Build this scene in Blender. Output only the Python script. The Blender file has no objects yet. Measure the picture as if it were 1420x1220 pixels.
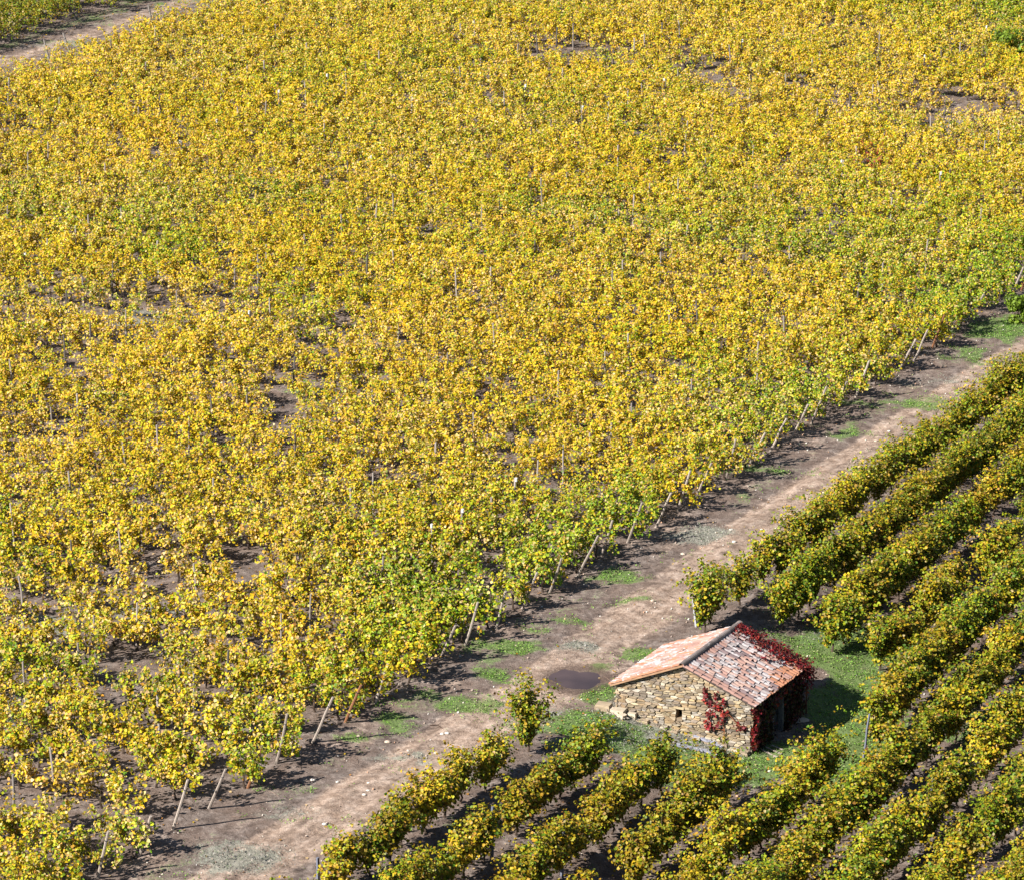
import bpy, math, numpy as np
from mathutils import Vector
rng = np.random.default_rng(7)
SC = bpy.context.scene; COL = SC.collection
# ------------------------------------------------------------------ camera numbers and field axes
CAMH, FPX, PITCH = 56.0, 5400.0, math.radians(19.2)
CP, SP = math.cos(PITCH), math.sin(PITCH)
R = np.array([.5045, .8634]); N = np.array([.8634, -.5045])   # along the track / across it, to the right
U0 = 64.2
def uv(x, y): return N[0]*x + N[1]*y + U0, R[0]*x + R[1]*y
def xy(u, v): return N[0]*(u-U0) + R[0]*v, N[1]*(u-U0) + R[1]*v
def sstep(a, b, t):
    t = np.clip((t-a)/(b-a), 0, 1); return t*t*(3-2*t)
PUD = (3.05, 132.0)
def height(u, v):
    u = np.asarray(u, float); v = np.asarray(v, float)
    z = -1.02*np.clip((u-.9)/5.9, 0, 1) - .02*np.clip(u-6.8, 0, 60)
    z = z + .22*np.sin(u*.11+1.3)*np.sin(v*.07+.4)*sstep(-10, -25, u)
    z = z + .05*np.sin(u*.9+v*.31)*np.sin(v*.53-u*.2) + .025*np.sin(u*2.3-v*1.1)*np.sin(v*1.9+u*.7)
    for c in (-3.75, -2.2):                                           # wheel ruts of the track
        z = z - .055*np.exp(-((u-c-.18*np.sin(v*.12))/.22)**2)*(.6+.4*np.sin(v*.35+c))
    z = z + .03*np.exp(-((u+3)/.5)**2)
    return z
def dirs(px, py):
    x = (px-710)/FPX; y = (610-py)/FPX
    return np.array([x, CP+y*SP, -SP+y*CP])
def ground_at(px, py):
    d = dirs(px, py); z = 0.
    for _ in range(12):
        t = (z-CAMH)/d[2]; x, y = d[0]*t, d[1]*t; z = float(height(*uv(x, y)))
    return np.array([x, y, z])
def to_px(P):
    P = np.asarray(P, float); x, y, z = P[..., 0], P[..., 1], P[..., 2]-CAMH
    dep = y*CP - z*SP; up = y*SP + z*CP
    return 710+FPX*x/dep, 610-FPX*up/dep, dep
# ------------------------------------------------------------------ value noise for patchy colour/density
_tab = rng.random((64, 64))
def vnoise(x, y):
    xi = np.floor(x).astype(int); yi = np.floor(y).astype(int); fx = x-xi; fy = y-yi
    fx = fx*fx*(3-2*fx); fy = fy*fy*(3-2*fy); g = lambda i, j: _tab[i % 64, j % 64]
    return (g(xi, yi)*(1-fx)+g(xi+1, yi)*fx)*(1-fy) + (g(xi, yi+1)*(1-fx)+g(xi+1, yi+1)*fx)*fy
_pu, _pv = uv(*ground_at(802, 941)[:2])
PUDZ = float(height(_pu, _pv)) - .01
_px0, _py0 = xy(_pu, _pv)
_h0 = height
def height(u, v):
    z = _h0(u, v); u = np.asarray(u, float); v = np.asarray(v, float)
    x_, y_ = xy(u, v); a = (x_-_px0)/.9; b = (y_-_py0)/.85
    r = a*a+b*b + 1.5*(vnoise(x_*1.3+40, y_*1.1+40)-.5)+.9*(vnoise(x_*3.1+40, y_*2.6+40)-.5)
    w = np.exp(-np.clip(r, 0, None)**2*.35)
    w = np.exp(-np.clip((a*a+b*b)*.22, 0, None)**2); return z*(1-w*.95) + w*.95*(PUDZ+.02) - .12*np.exp(-np.clip(r, 0, None)**1.5)
# ------------------------------------------------------------------ materials
def mat(name):
    m = bpy.data.materials.new(name); m.use_nodes = True
    nt = m.node_tree; nt.nodes.clear()
    out = nt.nodes.new('ShaderNodeOutputMaterial'); return m, nt, out
class NB:
    def __init__(s, nt): s.nt = nt
    def n(s, t, **k):
        o = s.nt.nodes.new(t)
        for a, b in k.items(): setattr(o, a, b)
        return o
    def l(s, a, b): s.nt.links.new(a, b)
    def noise(s, scale, detail=4, rough=.55, dist=0, vec=None):
        o = s.n('ShaderNodeTexNoise'); o.inputs['Scale'].default_value = scale; o.inputs['Detail'].default_value = detail
        o.inputs['Roughness'].default_value = rough; o.inputs['Distortion'].default_value = dist
        if vec is not None: s.l(vec, o.inputs['Vector'])
        return o.outputs['Fac']
    def ramp(s, fac, stops):
        o = s.n('ShaderNodeValToRGB'); s.l(fac, o.inputs['Fac']); e = o.color_ramp.elements
        while len(e) < len(stops): e.new(.5)
        for i, (p, c) in enumerate(stops):
            e[i].position = p; e[i].color = (c, c, c, 1) if isinstance(c, (int, float)) else (*c, 1)
        return o.outputs['Color']
    def mix(s, f, a, b, mode='MIX'):
        o = s.n('ShaderNodeMix', data_type='RGBA', blend_type=mode)
        for i, x in ((0, f), (6, a), (7, b)):
            if isinstance(x, (int, float)): o.inputs[i].default_value = x
            elif isinstance(x, tuple): o.inputs[i].default_value = (*x, 1)
            else: s.l(x, o.inputs[i])
        return o.outputs[2]
    def math(s, op, a, b=None, clamp=False):
        o = s.n('ShaderNodeMath', operation=op, use_clamp=clamp)
        for i, x in ((0, a), (1, b)):
            if x is None: continue
            if isinstance(x, (int, float)): o.inputs[i].default_value = x
            else: s.l(x, o.inputs[i])
        return o.outputs[0]
    def attr(s, name):
        o = s.n('ShaderNodeAttribute'); o.attribute_name = name; return o
    def bsdf(s, out, col, rough=.85, spec=.25, bump=None, bstr=.5, bdist=.02):
        p = s.n('ShaderNodeBsdfPrincipled')
        if isinstance(col, tuple): p.inputs['Base Color'].default_value = (*col, 1)
        else: s.l(col, p.inputs['Base Color'])
        if isinstance(rough, (int, float)): p.inputs['Roughness'].default_value = rough
        else: s.l(rough, p.inputs['Roughness'])
        p.inputs['Specular IOR Level'].default_value = spec
        if bump is not None:
            b = s.n('ShaderNodeBump'); b.inputs['Strength'].default_value = bstr; b.inputs['Distance'].default_value = bdist
            s.l(bump, b.inputs['Height']); s.l(b.outputs[0], p.inputs['Normal'])
        s.l(p.outputs[0], out.inputs[0]); return p
def leaf_mat(name, trans=.3):
    m, nt, out = mat(name); b = NB(nt)
    a = b.attr('tint').outputs['Color']
    p = b.n('ShaderNodeBsdfPrincipled'); b.l(a, p.inputs['Base Color']); p.inputs['Roughness'].default_value = .55
    p.inputs['Specular IOR Level'].default_value = .3
    t = b.n('ShaderNodeBsdfTranslucent'); b.l(a, t.inputs[0])
    mx = b.n('ShaderNodeMixShader'); mx.inputs[0].default_value = trans
    b.l(p.outputs[0], mx.inputs[1]); b.l(t.outputs[0], mx.inputs[2]); b.l(mx.outputs[0], out.inputs[0]); return m
def tint_mat(name, rough=.9, nscale=14., amt=.35, bump=.5, spec=.2):
    m, nt, out = mat(name); b = NB(nt)
    a = b.attr('tint').outputs['Color']; n1 = b.noise(nscale, 6, .65)
    d = b.ramp(n1, [(.3, 1-amt), (.7, 1+amt*.35)])
    b.bsdf(out, b.mix(1., a, d, 'MULTIPLY'), rough, spec, n1, bump, .02); return m
M_leaf = leaf_mat('vine_leaf'); M_leaf_dense = leaf_mat('vine_leaf_thick', .1); M_red = leaf_mat('creeper_leaf', .2); M_grass = leaf_mat('grass_blade', .25)
M_wood = tint_mat('weathered_wood', nscale=20, amt=.45); M_stone = tint_mat('rubble_stone', nscale=9, amt=.4, bump=.8)
M_peb = tint_mat('pebble', nscale=12, amt=.25)
# tiles: terracotta with pale and black lichen
m, nt, out = mat('clay_tile'); b = NB(nt); M_tile = m
a = b.attr('tint').outputs['Color']; li = b.attr('lichen').outputs['Fac']
n1 = b.noise(5.5, 6, .7, .6); n2 = b.noise(11, 5, .7, .8); n3 = b.noise(30, 3)
f = b.ramp(b.math('ADD', n1, b.math('MULTIPLY', li, .34)), [(.63, 0.), (.72, 1.)])
c = b.mix(f, a, b.ramp(n3, [(.35, (.30, .26, .26)), (.65, (.58, .53, .52))]))
f2 = b.ramp(b.math('ADD', n2, b.math('MULTIPLY', li, .16)), [(.68, 0.), (.76, 1.)])
c = b.mix(f2, c, (.07, .06, .07))
b.bsdf(out, c, .9, .2, n3, .5, .02)
# ground
m, nt, out = mat('vineyard_soil'); b = NB(nt); M_soil = m
mk = b.n('ShaderNodeSeparateColor'); b.l(b.attr('cover').outputs['Color'], mk.inputs[0])
geo = b.n('ShaderNodeNewGeometry').outputs['Position']
nb = b.noise(.5, 5, .6, vec=geo); nm = b.noise(1.9, 8, .7, 0, vec=geo); nf = b.noise(14, 5, .7, vec=geo); nff = b.noise(45, 3, .7, vec=geo)
soil = b.ramp(nm, [(.36, (.10, .075, .064)), (.5, (.185, .145, .125)), (.66, (.32, .265, .235))])
soil = b.mix(b.ramp(nb, [(.4, 0.), (.62, .55)]), soil, (.20, .14, .11))
track = b.ramp(nm, [(.36, (.25, .175, .13)), (.5, (.37, .27, .21)), (.64, (.49, .38, .31))])
tf = b.ramp(b.math('ADD', mk.outputs[1], b.math('MULTIPLY', b.math('SUBTRACT', nm, .5), .9)), [(.32, 0.), (.62, 1.)])
loc = b.attr('local'); lsp = b.n('ShaderNodeSeparateColor'); b.l(loc.outputs['Color'], lsp.inputs[0])
mp = b.n('ShaderNodeMapping'); b.l(loc.outputs['Vector'], mp.inputs[0]); mp.inputs['Scale'].default_value = (22, 26, 0)
st = b.noise(1., 6, .7, .3, vec=mp.outputs[0])
track = b.mix(1., track, b.ramp(st, [(.32, .62), (.5, .95), (.66, 1.22)]), 'MULTIPLY')
c = b.mix(tf, soil, track)
# grey herb cover and green grass
gf = b.ramp(b.math('ADD', mk.outputs[2], b.math('MULTIPLY', b.math('SUBTRACT', nf, .5), 1.5)), [(.45, 0.), (.68, .85)])
c = b.mix(gf, c, b.ramp(nff, [(.3, (.17, .17, .135)), (.7, (.36, .36, .30))]))
gg = b.ramp(b.math('ADD', b.math('MULTIPLY', mk.outputs[0], 1.1), b.math('ADD', b.math('MULTIPLY', b.math('SUBTRACT', nf, .5), 1.1), b.math('MULTIPLY', b.math('SUBTRACT', nm, .5), 1.6))), [(.5, 0.), (.78, .75)])
c = b.mix(gg, c, b.ramp(nff, [(.3, (.065, .13, .025)), (.7, (.18, .29, .07))]))
c = b.mix(1., c, b.ramp(nff, [(.25, .72), (.75, 1.18)]), 'MULTIPLY')
dk = b.ramp(b.noise(7, 4, .6, .5, vec=geo), [(.62, 0.), (.7, .5)])
c = b.mix(dk, c, (.11, .075, .055))
c = b.mix(1., c, b.ramp(b.noise(5, 8, .8, 0, vec=geo), [(.34, .55), (.5, 1.), (.66, 1.3)]), 'MULTIPLY')
wf = b.ramp(b.math('ADD', lsp.outputs[2], b.math('MULTIPLY', b.math('SUBTRACT', nf, .5), .9)), [(.3, 0.), (.6, .75)])
c = b.mix(wf, c, (.075, .05, .042))
hb = b.math('ADD', b.math('MULTIPLY', nm, 1.), b.math('MULTIPLY', nf, .6))
b.bsdf(out, c, .95, .1, hb, .8, .09)
# muddy puddle
m, nt, out = mat('muddy_water'); b = NB(nt); M_water = m
nw = b.noise(1.6, 3, .5)
b.bsdf(out, b.ramp(nw, [(.35, (.05, .032, .03)), (.7, (.095, .062, .055))]), .06, .5, b.noise(6, 2), .05, .01)
def flat_mat(name, col, rough=.9, amt=.3, sc=6):
    m, nt, out = mat(name); b = NB(nt); n1 = b.noise(sc, 5, .65)
    b.bsdf(out, b.mix(1., col, b.ramp(n1, [(.3, 1-amt), (.7, 1+amt*.4)]), 'MULTIPLY'), rough, .2, n1, .5, .02); return m
M_mortar = flat_mat('earth_mortar', (.27, .19, .12), amt=.5); M_dark = flat_mat('roof_underlay', (.10, .075, .07), amt=.4)
M_door = flat_mat('old_door_wood', (.16, .17, .19), amt=.4); M_rust = flat_mat('dark_iron', (.05, .05, .06))
M_slate = flat_mat('slate', (.16, .17, .22), amt=.35, sc=9); M_plant = flat_mat('lintel', (.3, .24, .18))
# ------------------------------------------------------------------ mesh helpers
def link(name, V, F, material, parent=None, tint=None, extra=None, smooth=False):
    """F: int array (n,k) of equal-size polygons, or list of lists."""
    me = bpy.data.meshes.new(name)
    V = np.asarray(V, np.float32)
    if isinstance(F, np.ndarray):
        k = F.shape[1]; me.vertices.add(len(V)); me.vertices.foreach_set('co', V.ravel())
        me.loops.add(F.size); me.loops.foreach_set('vertex_index', F.astype(np.int32).ravel())
        me.polygons.add(len(F)); me.polygons.foreach_set('loop_start', np.arange(0, F.size, k, dtype=np.int32))
        me.polygons.foreach_set('loop_total', np.full(len(F), k, np.int32))
    else:
        me.from_pydata([tuple(map(float, v)) for v in V], [], F)
    me.update(calc_edges=True)
    if smooth: me.polygons.foreach_set('use_smooth', np.ones(len(me.polygons), bool))
    if tint is not None:
        t = np.asarray(tint, np.float32)
        at = me.attributes.new('tint', 'FLOAT_COLOR', 'POINT')
        at.data.foreach_set('color', np.hstack([t, np.ones((len(t), 1), np.float32)]).ravel())
    if extra:
        for nm_, arr in extra.items():
            arr = np.asarray(arr, np.float32)
            if arr.ndim == 2:
                at = me.attributes.new(nm_, 'FLOAT_COLOR', 'POINT'); at.data.foreach_set('color', np.hstack([arr, np.ones((len(arr), 1), np.float32)]).ravel())
            else:
                at = me.attributes.new(nm_, 'FLOAT', 'POINT'); at.data.foreach_set('value', arr)
    for mm in (material if isinstance(material, list) else [material]): me.materials.append(mm)
    o = bpy.data.objects.new(name, me); COL.objects.link(o)
    if parent is not None: o.parent = parent
    return o
def tag(o, label=None, cat=None, group=None, kind=None):
    if label: o['label'] = label
    if cat: o['category'] = cat
    if group: o['group'] = group
    if kind: o['kind'] = kind
    return o
def empty(name, loc, label=None, cat=None, group=None):
    o = bpy.data.objects.new(name, None); COL.objects.link(o); o.location = [float(a) for a in loc]
    o.empty_display_size = .2
    return tag(o, label, cat, group)
class Acc:
    """collects quads with tint"""
    def __init__(s): s.V = []; s.F = []; s.T = []; s.L = []; s.n = 0
    def add(s, V, F, t, l=0.):
        V = np.asarray(V, float); s.V.append(V); s.F += [[i+s.n for i in f] for f in F]
        s.T.append(np.tile(t, (len(V), 1))); s.L.append(np.full(len(V), l)); s.n += len(V)
    def tube(s, pts, rad, t, k=5, cap=True):
        pts = np.asarray(pts, float); m = len(pts); V = []
        for i, p in enumerate(pts):
            d = pts[min(i+1, m-1)]-pts[max(i-1, 0)]; d /= np.linalg.norm(d)+1e-9
            a = np.cross(d, [0.3, 0.2, 1.] if abs(d[2]) < .9 else [1., 0, 0]); a /= np.linalg.norm(a); c = np.cross(d, a)
            for j in range(k):
                th = 2*math.pi*j/k; V.append(p+rad[i]*(a*math.cos(th)+c*math.sin(th)))
        F = [[i*k+j, i*k+(j+1) % k, (i+1)*k+(j+1) % k, (i+1)*k+j] for i in range(m-1) for j in range(k)]
        if cap: F += [list(range(k))[::-1], [(m-1)*k+j for j in range(k)]]
        s.add(V, F, t)
    def build(s, name, m, parent=None, lichen=False, smooth=False, origin=None):
        V = np.concatenate(s.V)
        if origin is not None: V = V-np.asarray(origin)
        return link(name, V, s.F, m, parent, np.concatenate(s.T), {'lichen': np.concatenate(s.L)} if lichen else None, smooth)
def kites(C, nrm, size, T, g, hexa=False, fold=.25, aspect=.9):
    """leaf blades: centres C, normals, sizes, tints"""
    n = len(C); nrm = nrm/np.linalg.norm(nrm, axis=1, keepdims=True)
    r = g.normal(size=(n, 3)); a = np.cross(nrm, r); a /= np.linalg.norm(a, axis=1, keepdims=True)+1e-9
    bb = np.cross(nrm, a); s = np.asarray(size)[:, None]
    if hexa:
        pr = [(-.45, 0, 0), (-.3, .5, 1), (.18, .42, 1), (.55, 0, 0), (.18, -.42, 1), (-.3, -.5, 1)]
        F0 = [(0, 1, 2, 3), (0, 3, 4, 5)]
    else:
        pr = [(-.5, 0, 0), (-.05, .5, 1), (.5, 0, 0), (-.05, -.5, 1)]; F0 = [(0, 1, 2), (0, 2, 3)]
    V = np.stack([C + a*s*p[0] + bb*s*p[1]*aspect*2*.5 + nrm*s*(fold*p[2]*.5) for p in pr], 1)
    k = len(pr); base = (np.arange(n)*k)[:, None, None]
    F = (base + np.array(F0)[None]).reshape(-1, len(F0[0]))
    return V.reshape(-1, 3), F, np.repeat(T, k, 0)
def fb(x, y): return .5*vnoise(x, y)+.3*vnoise(x*2.1+9, y*2.1+4)+.2*vnoise(x*4.3+3, y*4.3+7)
# blobs of the place, found once in world coordinates: (centre px, radius along the picture width in px, depth px)
def blobs(lst):
    o = []
    for px, py, rx, ry, w in lst:
        P = ground_at(px, py); dep = to_px(P)[2]
        o.append((P[0], P[1], rx*dep/FPX, ry*dep/FPX/((CAMH)/dep*.98), w))
    return o
def field(B, x, y):
    s = np.zeros(np.shape(x))
    for cx, cy, rx, ry, w in B:
        s = np.maximum(s, w*np.exp(-(((x-cx)/rx)**2+((y-cy)/ry)**2)*.8))
    return s
GREEN = blobs([(1165, 905, 60, 28, 1.7), (1205, 955, 45, 45, 1.7), (1175, 1010, 60, 40, 1.7), (1110, 1060, 90, 24, 1.7), (930, 1062, 90, 22, 1.3), (1030, 1075, 60, 14, 1.4),
    (790, 1005, 60, 22, 1.2), (850, 1020, 60, 26, 1.1), (835, 962, 22, 12, 1.8), (888, 908, 18, 7, 1.8), (690, 935, 34, 12, 1.15), (630, 972, 60, 14, 1.15), (560, 1000, 40, 12, 1.15), (700, 898, 50, 12, 1.15),
    (770, 868, 50, 14, .7), (740, 905, 40, 8, .6), (850, 800, 50, 12, .7), (880, 832, 30, 8, .6), (905, 690, 60, 12, .5), (1005, 650, 60, 14, .5), (1395, 458, 60, 16, 1.3), (1340, 495, 50, 12, .75),
    (1240, 560, 80, 10, .6), (1160, 600, 60, 12, .55), (640, 1150, 40, 20, .7), (470, 1020, 70, 10, .6), (420, 1090, 60, 10, .45), (1080, 650, 50, 10, .4), (1240, 880, 60, 15, .8), (1190, 870, 40, 20, .6), (1330, 1000, 60, 40, .55), (830, 925, 25, 12, .5),
    (440, 545, 40, 8, .8), (150, 25, 70, 12, .5), (60, 60, 80, 8, .35), (230, 2, 60, 8, .6), (540, 1210, 30, 14, .7), (300, 1010, 80, 20, .5), (60, 760, 60, 16, .5)])
GREY = blobs([(330, 1190, 75, 24, 1), (975, 742, 45, 14, 1), (900, 1005, 90, 22, 1), (870, 1030, 60, 18, .9), (990, 1035, 70, 14, 1), (400, 1130, 50, 12, .7), (560, 1050, 60, 12, .6), (800, 895, 40, 8, .7),
    (770, 985, 40, 14, .6), (1140, 885, 60, 12, .6), (1320, 530, 80, 10, .6), (180, 440, 50, 16, .8), (60, 870, 60, 20, .8), (200, 850, 60, 20, .7), (20, 1000, 40, 50, .7), (1340, 170, 60, 14, .5), (1230, 1130, 60, 40, .5), (100, 60, 90, 8, .6)])
# ------------------------------------------------------------------ ground
def axis(fine0, fine1, fstep, mid0, mid1, mstep, far):
    a = list(np.arange(fine0, fine1, fstep)); p = fine0
    while p > mid0: p -= mstep; a.append(p)
    s = mstep
    while p > -far: s *= 1.5; p -= s; a.append(p)
    p = a[int(fine1 > 0)*0 + len(np.arange(fine0, fine1, fstep))-1]
    while p < mid1: p += mstep; a.append(p)
    s = mstep
    while p < far: s *= 1.5; p += s; a.append(p)
    return np.array(sorted(a))
UA = axis(-7.5, 14, .15, -92, 40, .6, 4000); VA = axis(90, 190, .2, 80, 235, .5, 4000)
UU, VV = np.meshgrid(UA, VA, indexing='ij'); ZZ = height(UU, VV)
fade = np.clip((np.abs(UU)-120)/200, 0, 1)*0+1
small = (np.abs(UU) < 100) & (VV > 60) & (VV < 260)
ZZ = np.where(small, ZZ + (fb(UU*1.3, VV*1.3)-.5)*.10 + (fb(UU*4, VV*4)-.5)*.035*((UU > -8) & (UU < 15)), np.where(UU > 60, -2.2, 0.0) + np.where(np.abs(UU) > 60, 0, 0))
X, Y = xy(UU, VV)
g = field(GREEN, X, Y); gr = field(GREY, X, Y)
w = .25*np.sin(VV*.12)
tr = np.clip(1.1-np.abs((UU+2.35-w)/1.75)**3, 0, 1) * (.75+.25*(fb(UU*.8, VV*.3) > .4))
tr = np.maximum(tr, np.clip(1.1-np.abs((UU-_pu+.3)/2.2)**2-((VV-_pv)/5)**2, 0, .9))
tr = np.maximum(tr, np.clip(1-np.abs((UU+79.0)/1.4)**2, 0, 1)*.85)
tr = np.maximum(tr, .52*((UU > -6.6) & (UU < -4.5))*fb(UU*.9+2, VV*.5)*1.5)
base = np.where((UU > -7) & (UU < -.5), .20, .10) + .22*fb(UU*.6, VV*.6)*((UU > -7.5) & (UU < 12)) - .1
wb = (fb(UU*1.1+7, VV*1.1)-.5)*1.5; g = np.clip(g+1.2*wb*np.minimum(1, g*2), 0, 1); gr = np.clip(gr+(fb(UU*1.5, VV*1.5+9)-.5)*1.4*np.minimum(1, gr*2), 0, 1)
g = np.maximum(g, np.where(UU > 0.5, .30*fb(UU*.5+5, VV*.5), 0)); gr = np.maximum(gr, .48*fb(UU*.45+11, VV*.45+2))
g = np.maximum(g, np.clip(1-np.abs((UU+4.9)/1.0)**2, 0, 1)*.5*fb(UU*.2+3, VV*.35)*1.4)
g = np.maximum(g, np.clip(1-np.abs((UU+81.6)/1.0)**2, 0, 1)*.6)
wet = np.exp(-(((X-_px0)/1.5)**2+((Y-_py0)/1.6)**2)**1.5)
rut = np.exp(-((UU+3.75+.18*np.sin(VV*.12))/.3)**2)+np.exp(-((UU+2.2+.18*np.sin(VV*.12))/.3)**2)
local = np.stack([UU*.1, VV*.01, wet], -1).reshape(-1, 3)
tr = np.clip(tr*(.72+.4*rut), 0, 1.1); g = np.maximum(g, .33*np.exp(-((UU+3)/.35)**2)*(fb(VV*.4, UU*.3) > .4))
cover = np.stack([g, tr, gr], -1).reshape(-1, 3)
nu, nv = len(UA), len(VA); I = np.arange(nu*nv).reshape(nu, nv)
F = np.stack([I[:-1, :-1], I[1:, :-1], I[1:, 1:], I[:-1, 1:]], -1).reshape(-1, 4)
o = link('ground', np.stack([X, Y, ZZ], -1).reshape(-1, 3), F, M_soil, extra={'cover': cover, 'local': local}, smooth=True); tag(o, kind='structure')
def gz(x, y):
    u, v = uv(x, y); return height(u, v) + (fb(u*1.3, v*1.3)-.5)*.10
# puddle
th = np.linspace(0, 2*np.pi, 40, endpoint=False); pv = []
for t in th:
    rr = 1.35+.12*math.sin(3*t+1); pv.append([_px0+rr*math.cos(t), _py0+rr*math.sin(t), PUDZ-.052])
o = link('puddle', pv, [list(range(40))], M_water); tag(o, kind='structure')
# ------------------------------------------------------------------ grapevines
YEL = np.array([.77, .51, .013]); YG = np.array([.44, .49, .012]); GRN = np.array([.13, .26, .012]); ORG = np.array([.62, .30, .03])
TAN = np.array([.80, .56, .28]); BRN = np.array([.34, .16, .05]); REDC = np.array([.35, .03, .03])
def leaf_tints(n, green, gnr, tan=.08, red=0.):
    P = np.stack([YEL, YG, GRN, ORG, TAN, BRN, REDC])
    w_ = np.array([.58*(1-green)+.08, .27+.3*green, .05+.75*green**1.5, (.21*(1-green*.6)), tan, .10, red]); w_ /= w_.sum()
    k = gnr.choice(7, n, p=w_); t = P[k]*gnr.uniform(.6, 1.2, (n, 1)); 
    j = gnr.choice(7, n, p=w_); return t*.7+P[j]*.3
def vine_leaves(base, h, n, green, side, gnr, sunw, amt, width=.33, span=.62, low=.55, tan=.08, red=0., size=.13, rd=None):
    """rd: row direction (2). Shoots rise from the cordon, spread and droop."""
    S = max(5, int(n/30)); per = int(math.ceil(n/S)); n = S*per
    a0 = gnr.uniform(-span, span, S); topz = h*np.where(gnr.random(S) < .14, gnr.uniform(1.05, 1.25, S), gnr.uniform(.6, 1.05, S))
    lat = gnr.normal(0, width, S); al = gnr.normal(0, .26, S); droop = gnr.uniform(0, .55, S)*(gnr.random(S) < .6)
    s = gnr.uniform(.02, 1, (S, per))**.85
    along = a0[:, None]+al[:, None]*s; across = lat[:, None]*s**1.2 + gnr.normal(0, .09, (S, per))
    z = low+(topz-low)[:, None]*np.sin(s*1.75)/math.sin(1.5) - droop[:, None]*s**3 + gnr.normal(0, .06, (S, per))
    along = along+gnr.normal(0, .08, (S, per)); z = np.clip(z, .12, None)
    pr = np.array([-rd[1], rd[0]])
    P = np.stack([base[0]+rd[0]*along+pr[0]*across, base[1]+rd[1]*along+pr[1]*across, base[2]+z], -1).reshape(-1, 3)
    out_ = P-(np.asarray(base)+np.array([0, 0, h*.6])); out_ /= np.linalg.norm(out_, axis=1, keepdims=True)+.1
    nr = gnr.normal(0, .5, (n, 3)) + out_*.5 + np.array([-.3*sunw, -.32*sunw, .5])
    sz = size*gnr.uniform(.55, 1.4, n)
    gl = np.clip(green + (.25*(1-z.reshape(-1)/h)), 0, 1).mean()
    return P, nr, sz, leaf_tints(n, min(gl, .98), gnr, tan, red)*amt
def vine_wood(acc, base, h, rd, gnr, arms=True):
    b0 = np.array(base, float); l = gnr.normal(0, .06, 2); c = np.array([.085, .06, .045])*gnr.uniform(.7, 1.5)
    hd = .62*min(1, h/1.5)+gnr.uniform(-.06, .08)
    p = [b0-[0, 0, .05], b0+[l[0], l[1], hd*.35], b0+[l[0]*.3, -l[1]*.6, hd*.7], b0+[0, 0, hd]]
    acc.tube(p, [.05, .04, .042, .05], c, 5)
    if arms:
        for sgn in (-1, 1):
            e = b0+[rd[0]*.5*sgn, rd[1]*.5*sgn, hd+gnr.uniform(.02, .14)]
            acc.tube([p[-1]-[0, 0, .04], b0+[rd[0]*.22*sgn, rd[1]*.22*sgn, hd+.09], e], [.035, .027, .018], c, 4)
            for q in (.35, .8):
                s_ = b0+[rd[0]*.5*q*sgn, rd[1]*.5*q*sgn, hd+.07]
                acc.tube([s_, s_+[gnr.normal(0, .12), gnr.normal(0, .12), .45*h/1.5], s_+[gnr.normal(0, .2), gnr.normal(0, .2), .85*h/1.5]], [.011, .008, .005], c*1.6, 3, False)
def vis(P, m=0, my=None):
    x, y, d = to_px(P); my = m if my is None else my
    return (x > -m) and (x < 1420+m) and (y > -my) and (y < 1220+my)
ONE = 'zeroth first second third fourth fifth sixth seventh eighth ninth tenth eleventh twelfth thirteenth fourteenth fifteenth sixteenth seventeenth eighteenth nineteenth'.split()
def ordw(n):
    if n < 20: return ONE[n]
    t, u_ = divmod(n, 10); T = ['', '', 'twenty', 'thirty', 'forty', 'fifty', 'sixty', 'seventy', 'eighty', 'ninety']
    return T[t]+'-'+ONE[u_] if u_ else T[t][:-1]+'ieth'
def colour_word(g_):
    return 'golden' if g_ < .3 else 'yellow-green' if g_ < .55 else 'greenish'
SPARSE = blobs([(200, 440, 130, 26, .9), (90, 505, 60, 22, .6), (430, 500, 40, 20, .4), (330, 545, 140, 14, .45), (800, 88, 110, 18, .8), (990, 125, 60, 16, .8), (1330, 170, 110, 26, .8), (940, 95, 40, 20, .5), (40, 860, 130, 45, .65), (190, 830, 90, 40, .7),
    (350, 880, 60, 18, .6), (30, 1110, 90, 50, .75), (120, 1160, 90, 40, .5), (130, 960, 120, 40, .35), (330, 640, 60, 14, .4), (60, 620, 80, 20, .35), (280, 1010, 60, 25, .45), (20, 205, 50, 10, .7), (170, 900, 200, 60, .35), (1260, 130, 40, 10, .4), (300, 930, 80, 16, .4), (380, 760, 60, 12, .3), (180, 1150, 120, 60, .45), (60, 950, 150, 50, .35), (420, 1010, 60, 20, .3), (560, 690, 60, 10, .4), (720, 640, 40, 8, .4), (700, 690, 30, 8, .3), (1230, 330, 30, 8, .4), (540, 320, 40, 8, .4), (430, 570, 60, 14, .5), (1180, 60, 60, 10, .3), (660, 130, 60, 8, .35)])
GRNV = blobs([(240, 370, 60, 25, .5), (620, 840, 130, 50, .65), (740, 800, 90, 40, .65), (880, 740, 40, 25, .6), (520, 920, 90, 50, .45), (1400, 400, 60, 50, .75), (1330, 440, 60, 30, .5), (1200, 350, 250, 90, .28), (60, 300, 90, 40, .35), (200, 320, 80, 30, .35), (1395, 30, 50, 40, .85), (1300, 20, 90, 30, .4),
    (450, 60, 200, 40, .0), (90, 25, 120, 30, .6), (600, 200, 300, 80, .15), (1050, 580, 200, 60, .25), (820, 320, 50, 15, .4), (380, 300, 60, 20, .3), (430, 460, 60, 25, .3), (740, 310, 60, 20, .3), (130, 960, 120, 60, .25), (350, 1080, 60, 30, .35), (230, 1200, 30, 20, .5), (1230, 180, 40, 15, .3)])
PITCHR, LSP = 2.13, 1.1
VR0 = uv(*ground_at(137, 1217)[:2])[1]; UEND = -6.75
left_rows = []
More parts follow.
